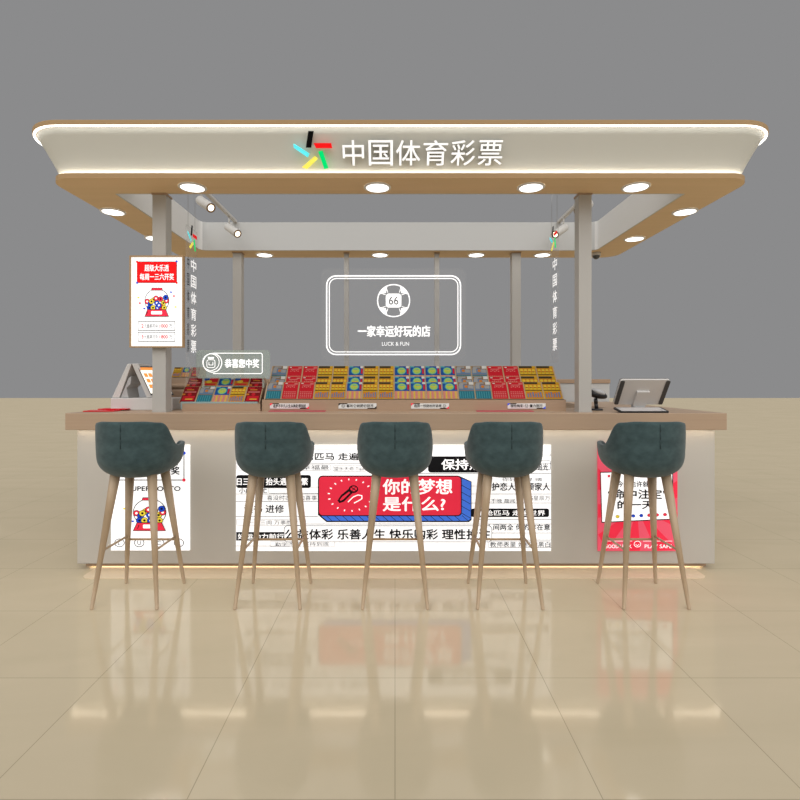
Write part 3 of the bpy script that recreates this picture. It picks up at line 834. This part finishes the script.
# ================================================================== TICKET TRAYS
def ticket_art(kind, fr, w_, h_, name='scratch_ticket'):
    a = Art(fr); g = .0025
    a.rect(0,w_,0,h_,TE,0)
    U = lambda t_: g+(w_-2*g)*t_
    V = lambda t_: g+(h_-2*g)*t_
    R = lambda u0,u1,v0,v1,m,l: a.rect(U(u0),U(u1),V(v0),V(v1),m,l)
    if kind == 'R':
        R(0,1,0,1,TR,1)
        for k in range(5): a.circ(U(.22+.13*k),V(.70+.03*(k%2)),w_*.045,TR2,2,n=8)
        R(.2,.8,.80,.84,TR2,2); R(.72,.95,.86,.93,TR2,2); R(.1,.25,.9,.95,TW,2)
        for i in range(6):
            for j in range(4): R(.1+.14*i,.19+.14*i,.08+.10*j,.13+.10*j,TR2,2)
    elif kind == 'Y':
        R(0,1,0,1,TY,1); R(0,.8,.88,1,TK,2); R(.02,.98,.67,.86,TO,1.5)
        for k in range(4): a.circ(U(.14+.24*k),V(.76),w_*.10,TY2,2,n=10,ry=h_*.07); R(.04+.24*k,.2+.24*k,.56,.63,TY2,2); R(.08+.24*k,.16+.24*k,.64,.68,TK,2)
        R(0,1,.48,.52,TK,2); R(.05,.95,.04,.40,TO,2)
        for k in range(6): R(.08+.15*k,.16+.15*k,.08,.30+.05*(k%3),TSB,3)
    elif kind == 'B':
        R(0,1,0,1,TB,1); a.circ(U(.48),V(.72),w_*.31,TC,2,n=18,ry=h_*.21); a.circ(U(.48),V(.72),w_*.25,TG,3,n=18,ry=h_*.17)
        R(.3,.66,.69,.73,TY2,4); R(.38,.60,.77,.80,TC,4); R(.86,.98,.55,.85,TR,2); R(.8,1,.88,1,TW,2); R(0,.3,.92,1,TC,2)
        R(0,1,0,.46,TP,2)
        for k in range(6): R(.04+.16*k,.11+.16*k,.0,.44,TY2 if k%2 else TR2,3)
    elif kind == 'A':
        R(0,1,0,1,TBR,1); R(0,1,.5,.78,TSB,2); R(.05,.35,.6,.9,TGR,3); R(.3,.6,.56,.84,TSB,4); a.circ(U(.5),V(.72),w_*.11,TO,5,n=10); R(.62,.95,.6,.8,TGR,5); R(.7,1,.84,1,TW,4); R(.1,.6,.9,.97,TGR,4)
        R(0,1,0,.46,TG2,3)
        for k in range(6): R(.08+.15*k,.11+.15*k,.03,.42,TC,4)
    elif kind == 'D':
        R(0,1,0,1,TDR,1); R(.1,.9,.62,.68,TR2,2); R(.2,.7,.76,.82,TO,2); R(.1,.5,.86,.93,TR,2); R(.1,.9,.1,.4,TR,2); R(.3,.8,.16,.22,TY2,3); R(0,.2,.45,.55,TO,2); a.circ(U(.5),V(.5),w_*.13,TR,2.5,n=12)
    elif kind == 'O':
        R(0,1,0,1,TO,1); R(0,.4,.8,1,TB,2); R(.4,1,.7,1,TR,2); a.circ(U(.4),V(.72),w_*.2,TY2,3,n=12,ry=h_*.1); R(.1,.9,.5,.6,TR,3); R(0,1,0,.45,TG2,2)
        for k in range(5): R(.1+.18*k,.18+.18*k,.05,.4,TY2,3)
    # back face thickness
    return a.build(name)
NAMES = {'R':('red scratch ticket with pale squares','front'),'Y':('yellow and black scratch ticket',''),'B':('blue scratch ticket with a green disc',''),
         'A':('grey and teal scratch ticket',''),'D':('dark red scratch ticket',''),'O':('orange and blue scratch ticket','')}
ORD = ['first','second','third','fourth','fifth','sixth','seventh','eighth','ninth','tenth','eleventh','twelfth','thirteenth','fourteenth','fifteenth','sixteenth','seventeenth','eighteenth']
# main tray
TD = 3.525
TX0, TX1 = X(262,TD), X(566,TD)
ztb = Z(399.8,TD)
tray = thing('ticket_display', 'long stepped wooden display tray full of scratch tickets at counter centre', 'display stand', ((TX0+TX1)/2, TD, ZT))
slope = Vector((0,.09,.115)).normalized()      # ticket lean
# stepped body profile (y,z)
CB = [X(265+16.15*k, TD+.02) for k in range(13)]+[X(u, TD+.02) for u in (475.6,492.4,509.2,526,544.5,563)]
TH = [.150,.165,.165]; th = .135
tiers = []
for i,(dy, ztop_px) in enumerate(((.012,382),(.085,376.3),(.150,366))):
    yb = TD+dy
    # find base z so that the top of the ticket projects to ztop_px
    th = TH[i]; top = Vector((0, yb, 0)) + slope*th
    zt0 = Z(ztop_px, top.y); zb0 = zt0 - slope.z*th
    tiers.append((yb, zb0))
prof = [(TD,ZT),(TD,ztb+.001),(TD+.008,ztb+.001),(TD+.008,tiers[0][1]-.004)]
for i,(yb,zb0) in enumerate(tiers):
    if i: prof.append((yb+.001-.004, zb0-.004))
    prof.append((yb+.004+.002, zb0-.004))
    top = (yb+.010+slope.y*th*.62, zb0+slope.z*th*.62)
    if i == 2: top = (yb+.012+slope.y*th*.97, zb0+slope.z*th*.97)
    if i < 2: 
        nb, nz = tiers[i+1]
        top = (min(top[0], nb-.004), min(top[1], nz-.004)) if nz-.004 < top[1] else top
    prof.append(top)
prof += [(tiers[2][0]+.12, prof[-1][1]), (tiers[2][0]+.12, ZT)]
bm = bmesh.new(); 
add_box(bm, TX0, TX1, TD, TD+.010, ZT, ztb)
add_box(bm, TX0, TX1, TD+.010, TD+.30, ZT, ZT+.012)
mesh_obj('tray_base', bm, WOOD, tray)
for s_,xx in ((0,TX0),(1,TX1-.008)):
    bm = bmesh.new()
    e = slope*th
    pp = [(TD+.0102,ZT+.0125),(TD+.0102,ztb)]
    pp += [(tiers[2][0]+e.y, tiers[0][1]+.235 if 0 else ztb+.02),(TD+.30,ztb+.02),(TD+.30,ZT+.0125)]
    add_prism(bm, pp, 'x', xx, xx+.008); mesh_obj('side_panel', bm, WOOD, tray)
for i,(yb,zb0) in enumerate(tiers):
    # sloping shelf behind each ticket row
    n_ = Vector((0, slope.z, -slope.y)); th = TH[i]
    q0 = Vector((0,yb,zb0)) + n_*.003; q1 = q0 + slope*(th if i<2 else th); 
    bm = bmesh.new(); add_prism(bm, [(q0.y,q0.z),(q1.y,q1.z),(q1.y+n_.y*.004,q1.z+n_.z*.004),(q0.y+n_.y*.004,q0.z+n_.z*.004)], 'x', TX0+.009, TX1-.009)
    mesh_obj('shelf', bm, WOOD, tray)
bm = bmesh.new(); add_box(bm, TX0+.009, TX1-.009, TD+.292, TD+.30, ZT+.0125, tiers[2][1]+slope.z*th*.9)
mesh_obj('back_board', bm, WOOD, tray)
order = 'ARRYYBYYBBBBAARRYY'
rown = ['front row','middle row','back row']
for i,(yb,zb0) in enumerate(tiers):
    for k, kd in enumerate(order):
        th = TH[i]; f = LFrame((CB[k]+.0015, yb, zb0), (1,0,0), slope)
        o = ticket_art(kd, f, CB[k+1]-CB[k]-.004, th)
        ctr_ = f.p(0,0)
        tag(o, f'{NAMES[kd][0]}, {ORD[k]} from left, {rown[i]} of the long tray', 'lottery ticket', 'scratch tickets in the long central tray')
# label plates
def plate(u0, u1, v0, v1, D, txt, label, cm):
    t = box('label_plate', X(u0,D), X(u1,D), D-.004, D-.0003, Z(v1,D), Z(v0,D), mat('label_white', (.78,.77,.75), .5), None, bevel=0)
    t = tag(t, label, 'label')
    f = Frame(D-.0042); a = Art(f)
    a.line([(u0+.3,v0+.4),(u0+9,v0+.4)], .8, Lk); a.poly([(u0,v0),(u0+3,v0),(u0,v0+2.4)], cm, 2); a.build('corner_mark', t)
    a = Art(f); a.line([(u1-9,v1-.4),(u1-.3,v1-.4)], .8, Lk); a.poly([(u1,v1),(u1-3,v1),(u1,v1-2.4)], cm, 2); a.build('corner_mark', t)
    text(txt, f, (u0+u1)/2, (v0+v1)/2, 3.3, Lk, t, w=(u1-u0)*.84, bold=.02, layer=1)
plate(270,309,403.3,408.6,TD,'追梦不平凡人生从购彩票刮起','white label strip, first from the left on the long ticket tray', Lr)
plate(338.5,376.5,403.3,408.6,TD,'☺ 喜欢它就把它刮开','white label strip, second from the left on the long ticket tray', Lk)
plate(411,449,403.3,408.6,TD,'选择一份刮出好运来 ☺','white label strip, third from the left on the long ticket tray', Lr)
plate(507.5,545.5,403.3,408.6,TD,'理性购彩 ☺ 量力而行','white label strip, furthest right on the long ticket tray', Ldb)
# red mats on the counter in front of the tray
for u0,u1,lab in ((268.5,325,'thin red leaflet lying under the left part of the long ticket tray'),(477,534,'thin red leaflet lying under the right part of the long ticket tray')):
    bm = bmesh.new(); add_box(bm, X(u0,3.47), X(u1,3.47), 3.465, TD-.003, ZT+.0005, ZT+.0035)
    tag(mesh_obj('red_leaflet', bm, mat('leaflet_red',(.55,.02,.09),.8,spec=.1)), lab, 'leaflet', 'red leaflets in front of the tray')

# left tray
LX0, LX1 = X(178.0,TD)+.0, X(261,TD)-.002
ltr = thing('ticket_display', 'short wooden display tray with five columns of tickets left of the long tray', 'display stand', ((LX0+LX1)/2, TD, ZT))
zlb = Z(403.4,TD)
bm = bmesh.new(); add_box(bm, LX0+.035, LX1, TD-.015, TD-.005, ZT, zlb); add_box(bm, LX0+.035, LX1, TD-.005, TD+.29, ZT, ZT+.012)
mesh_obj('tray_base', bm, WOOD, ltr)
sl2 = Vector((0,.100,.110)).normalized(); th2 = .149
lt = []
for dy, ztp in ((.006,386.5),(.080,377.5)):
    yb = TD+dy; tp = yb+sl2.y*th2; z0 = Z(ztp,tp)-sl2.z*th2; lt.append((yb,z0))
n_ = Vector((0, sl2.z, -sl2.y))
for i,(yb,z0) in enumerate(lt):
    q0 = Vector((0,yb,z0)) + n_*.003; q1 = q0+sl2*th2
    bm = bmesh.new(); add_prism(bm, [(q0.y,q0.z),(q1.y,q1.z),(q1.y+n_.y*.004,q1.z+n_.z*.004),(q0.y+n_.y*.004,q0.z+n_.z*.004)], 'x', LX0+.004, LX1-.009)
    mesh_obj('shelf', bm, WOOD, ltr)
bm = bmesh.new(); add_box(bm, LX0+.006, LX1-.009, TD+.24, TD+.25, ZT+.0125, Z(384,TD+.24)-.0); mesh_obj('back_board', bm, WOOD, ltr)
bm = bmesh.new(); add_box(bm, LX0+.02, LX1-.02, TD-.004, TD-.001, ZT+.013, zlb+.012)
mesh_obj('acrylic_lip', bm, acrylic('lip',(.45,.6,.6),.5), ltr)
tw2 = (LX1-LX0-.012)/5
for i,(yb,z0) in enumerate(lt):
    for k, kd in enumerate(('DABYD','DOBOD')[i]):
        f = LFrame((LX0+.005+k*tw2, yb, z0), (1,0,0), sl2)
        o = ticket_art(kd, f, tw2-.005, th2)
        tag(o, f'{NAMES[kd][0]}, {ORD[k]} from left, {("front","back")[i]} row of the short tray', 'lottery ticket', 'scratch tickets in the short left tray')
# rear left stand
yb = 3.86
ls = thing('ticket_stand', 'curved wooden ticket stand behind the short tray, next to the left front pillar', 'display stand', (X(186,yb), yb+.05, ZT))
x0, x1 = X(170,yb), X(198,yb)
pp = [(yb,ZT),(yb,Z(391,yb))]
for k in range(7):
    an = -PI/2+PI*k/6; pp.append((yb+.012-.020*math.cos(an), Z(388.5,yb)+.018+.018*math.sin(an)))
pp += [(yb+.02,Z(377.5,yb)),(yb+.08,Z(367.2,yb+.08)),(yb+.17,Z(367.2,yb+.08)),(yb+.17,ZT)]
bm = bmesh.new(); add_prism(bm, pp, 'x', x0, x1); mesh_obj('stand_body', bm, WOOD, ls)
sl3 = Vector((0,.06,Z(367.2,yb+.08)-Z(377.5,yb))).normalized()
for k, kd in enumerate('YBD'):
    f = LFrame((x0+.004+k*(x1-x0)/3, yb+.015, Z(377.3,yb)+.002), ((x1-x0)/3-.006 and 1,0,0), sl3)
    o = ticket_art(kd, f, (x1-x0)/3-.008, .095)
    tag(o, f'{NAMES[kd][0]}, {ORD[k]} from left on the curved stand', 'lottery ticket', 'scratch tickets on the curved stand')

# ================================================================== TERMINALS
# left terminal: A shaped white terminal with tilted touch screen
Dm = 3.62
lt_ = thing('lottery_terminal', 'pale grey A-shaped terminal with orange-tiled touchscreen behind the left pillar', 'terminal', (X(142,Dm), Dm+.1, ZT))
zb1 = Z(407,Dm); zb2 = Z(398,Dm)
box('base', X(110.5,Dm), X(172.5,Dm), Dm, Dm+.20, ZT, zb2, LGREY, lt_, bevel=.005)
def P(u,v): return (X(u,Dm), Z(v,Dm))
bm = bmesh.new(); add_prism(bm, [P(111,397.8),P(126.5,363.8),P(131,363.5),P(118.5,397.8)], 'y', Dm+.01, Dm+.19)
mesh_obj('rear_support', bm, LGREY, lt_, bevel=.003)
bm = bmesh.new(); add_prism(bm, [P(119,397.8),P(127,378),P(130,376),P(129,384),P(125,388),P(127,397.8)], 'y', Dm+.02, Dm+.18)
mesh_obj('printer_unit', bm, GREYM, lt_, bevel=.002)
bm = bmesh.new(); add_prism(bm, [P(131,363.5),P(137.5,363.5),P(152,397.8),P(146,397.8)], 'y', Dm+.01, Dm+.19)
mesh_obj('screen_housing', bm, LGREY, lt_, bevel=.003)
# tilted screen, leaning and turned towards the viewer
U = Vector((1,.35,0)).normalized(); V = Vector((-.46,.10,.88)).normalized()
O = Vector((X(151.5,Dm), Dm-.012, Z(395,Dm)))
f = LFrame(O, U, V)
class BoxF: pass
def slab(name, f, w_, h_, t_, m, parent):
    bm = bmesh.new()
    A = [bm.verts.new(f.p(u,v,0)) for u,v in rrect_pts(0,w_,0,h_,.006,3)]; B = [bm.verts.new(f.p(u,v,-t_)) for u,v in rrect_pts(0,w_,0,h_,.006,3)]
    bm.faces.new(A); bm.faces.new(B)
    for k in range(len(A)): bm.faces.new((A[k],A[(k+1)%len(A)],B[(k+1)%len(A)],B[k]))
    return mesh_obj(name, bm, m, parent)
sc_ = slab('touchscreen', f, .15, .232, .010, BLACKM, lt_)
SCW = mat('screen_white', (.9,.88,.8), emit=.8); SCO = mat('screen_orange', (.9,.28,.05), emit=.6)
a = Art(f); a.rect(.006,.144,.012,.222,SCW,1); a.rect(.006,.144,.200,.222,SCO,2)
for i in range(4):
    for j in range(3): a.rect(.018+.029*i,.041+.029*i,.055+.045*j,.085+.045*j,SCO,2)
a.build('screen_tiles', sc_)

# red leaflets fanned on the counter
RL = mat('leaflet_scarlet', (.62,.01,.02), .8, spec=.1); RL2 = mat('leaflet_pale', (.75,.5,.5), .5)
for k,(u,v,rot) in enumerate(((103,411.2,.10),(117,410.2,-.05),(134,409.4,.12))):
    D = (HE-ZT)*F/(v-VY); cx = X(u,D); z = ZT+.0006+k*.0065
    f = LFrame((cx,D,z), (math.cos(rot),math.sin(rot),0), (-math.sin(rot),math.cos(rot),0))
    bm = bmesh.new()
    A = [bm.verts.new(f.p(u_,v_,0)) for u_,v_ in ((-.10,-.065),(.10,-.065),(.10,.065),(-.10,.065))]; B = [bm.verts.new(f.p(u_,v_,.006)) for u_,v_ in ((-.10,-.065),(.10,-.065),(.10,.065),(-.10,.065))]
    bm.faces.new(A); bm.faces.new(B)
    for q in range(4): bm.faces.new((A[q],A[(q+1)%4],B[(q+1)%4],B[q]))
    o = mesh_obj('leaflet', bm, RL)
    tag(o, ('red leaflet nearest the left end of the counter','red leaflet in the middle of the fan at the left end','red leaflet of the fan nearest the left front pillar')[k], 'leaflet', 'red leaflets fanned on the left counter')
    class UF:
        def p(s,u,v,off=0): return f.p(u,v,.006+off)
    a = Art(UF()); a.frame(-.092,.092,-.058,.058,.01,.004,RL2,.6); a.rect(-.07,.03,-.02,-.005,RL2,.6); a.rect(-.07,-.01,.01,.022,RL2,.6)
    a.build('leaflet_print', o)

# right POS monitor seen from behind
Dp = 3.66
pm = thing('pos_monitor', 'pale grey checkout monitor seen from behind, leaning over a flat tablet', 'monitor', (X(637,Dp), Dp, ZT))
bl = Vector((X(613.5,Dp), Dp, Z(404.5,Dp))); V = Vector((0,-.115,0)); 
top_y = Dp-.12; tl = Vector((X(620.5,top_y), top_y, Z(380,top_y)))
Wm = X(661.5,Dp)-X(613.5,Dp)+.004
Vd = Vector((0, tl.y-bl.y, tl.z-bl.z)); hm = Vd.length; Vd.normalize()
f = LFrame((bl.x,bl.y,bl.z), (1,0,0), Vd)
def rslab(name, f, u0,u1,v0,v1, t0,t1, r, m, parent):
    bm = bmesh.new(); P_ = rrect_pts(u0,u1,v0,v1,r,5)
    A = [bm.verts.new(f.p(u,v,t1)) for u,v in P_]; B = [bm.verts.new(f.p(u,v,t0)) for u,v in P_]
    bm.faces.new(A); bm.faces.new(B); n = len(A)
    for k in range(n): bm.faces.new((A[k],A[(k+1)%n],B[(k+1)%n],B[k]))
    return mesh_obj(name, bm, m, parent)
rslab('screen', f, .002, Wm-.002, .002, hm-.002, -.024, -.0165, .015, BLACKM, pm)
rslab('rear_shell', f, 0, Wm, 0, hm, -.016, 0, .018, LGREY, pm)
rslab('side_grip', f, .002, .030, .004, hm-.006, .0003, .006, .008, mat('dark_grip',(.05,.05,.05),.5), pm)
rslab('side_grip', f, Wm-.030, Wm-.002, .004, hm-.006, .0003, .006, .008, mat('dark_grip',(0,0,0)), pm)
rslab('mount_block', f, Wm*.38, Wm*.64, .0, hm*.58, .0003, .022, .006, LGREY, pm)
bm = bmesh.new(); add_box(bm, bl.x+Wm*.40, bl.x+Wm*.62, Dp-.02, Dp+.03, ZT+.012, bl.z+.0); mesh_obj('neck', bm, GREYM, pm, bevel=.003)
bm = bmesh.new(); add_box(bm, bl.x+Wm*.2, bl.x+Wm*.85, Dp-.07, Dp+.12, ZT, ZT+.012); mesh_obj('foot', bm, GREYM, pm, bevel=.003)
# flat tablet
Dq = 3.315
O = Vector((X(620,Dq), Dq, ZT+.0005)); V = Vector((0,.11,.022)).normalized()
f = LFrame(O,(1,0,0),V)
tbm = thing('customer_tablet', 'black-edged tablet lying tilted on the counter under the right monitor', 'tablet', (O.x+.16,Dq+.06,ZT))
wq = X(669,Dq)-X(619.5,Dq)
rslab('tablet_body', f, 0, wq, 0, .112, 0, .010, .012, BLACKM, tbm)
rslab('display', f, .014, wq-.014, .010, .102, .0103, .0112, .006, mat('tablet_screen',(.55,.53,.53),.2), tbm)
bm = bmesh.new(); add_prism(bm, [(Dq+.05,ZT),(Dq+.055,ZT+.009),(Dq+.09,ZT+.016),(Dq+.095,ZT)], 'x', O.x+wq*.35, O.x+wq*.65); mesh_obj('tablet_stand', bm, GREYM, tbm)
# barcode scanner
Ds = 3.62; sx = X(596.5,Ds)
sn = thing('barcode_scanner', 'black barcode scanner on a stand right of the right front pillar', 'scanner', (sx,Ds,ZT))
bm = bmesh.new(); add_tube(bm, (sx,Ds,ZT), (sx,Ds,ZT+.012), .045, .04, 24); mesh_obj('base', bm, BLACKM, sn)
bm = bmesh.new()
pts_ = [(0,0,.012),(-.004,0,.05),(-.006,0,.085)]
for p,q in zip(pts_,pts_[1:]): add_tube(bm, (sx+p[0],Ds,ZT+p[2]), (sx+q[0],Ds,ZT+q[2]), .014, .012, 12)
mesh_obj('stem', bm, BLACKM, sn)
bm = bmesh.new(); bmesh.ops.create_uvsphere(bm, u_segments=24, v_segments=14, radius=1)
for v in bm.verts:
    x_, y_, z_ = v.co; v.co = (sx+.004+x_*.070, Ds+y_*.05, ZT+.108+z_*(.044 if z_>0 else .024)-x_*.014)
mesh_obj('scanner_head', bm, BLACKM, sn, smooth=True)
bm = bmesh.new(); bmesh.ops.create_uvsphere(bm, u_segments=24, v_segments=14, radius=1)
for v in bm.verts:
    x_, y_, z_ = v.co; v.co = (sx+.008+x_*.050, Ds-.006+y_*.05, ZT+.128+z_*.024-x_*.014)
mesh_obj('head_cover', bm, GREYM, sn, smooth=True)

# ================================================================== LIGHT + CAMERA
def sun(rot, e, ang, col=(1,1,1)):
    l = bpy.data.lights.new('sun', 'SUN'); l.energy = e; l.angle = ang; l.color = col
    o = bpy.data.objects.new('sun', l); o.rotation_euler = rot; COL.objects.link(o)
sun((math.radians(50), 0, math.radians(2)), 1.45, math.radians(60), (1,.98,.95))
sun((math.radians(48), 0, math.radians(-62)), .85, math.radians(60), (1,.98,.95))  # added side fill that brightens the canopy's inner walls
sun((math.radians(48), 0, math.radians(62)), .85, math.radians(60), (1,.98,.95))  # matching fill added from the opposite side for the inner walls
cam = bpy.data.cameras.new('camera'); cam.sensor_width = 36; cam.lens = F/800*36
cam.shift_x = (400-VX)/800; cam.shift_y = -(400-VY)/800; cam.clip_end = 200
co = bpy.data.objects.new('camera', cam); co.location = (0,0,HE); co.rotation_euler = (PI/2,0,0); COL.objects.link(co)
SC.camera = co
SC.view_settings.view_transform = 'Standard'
SC.view_settings.look = 'None'
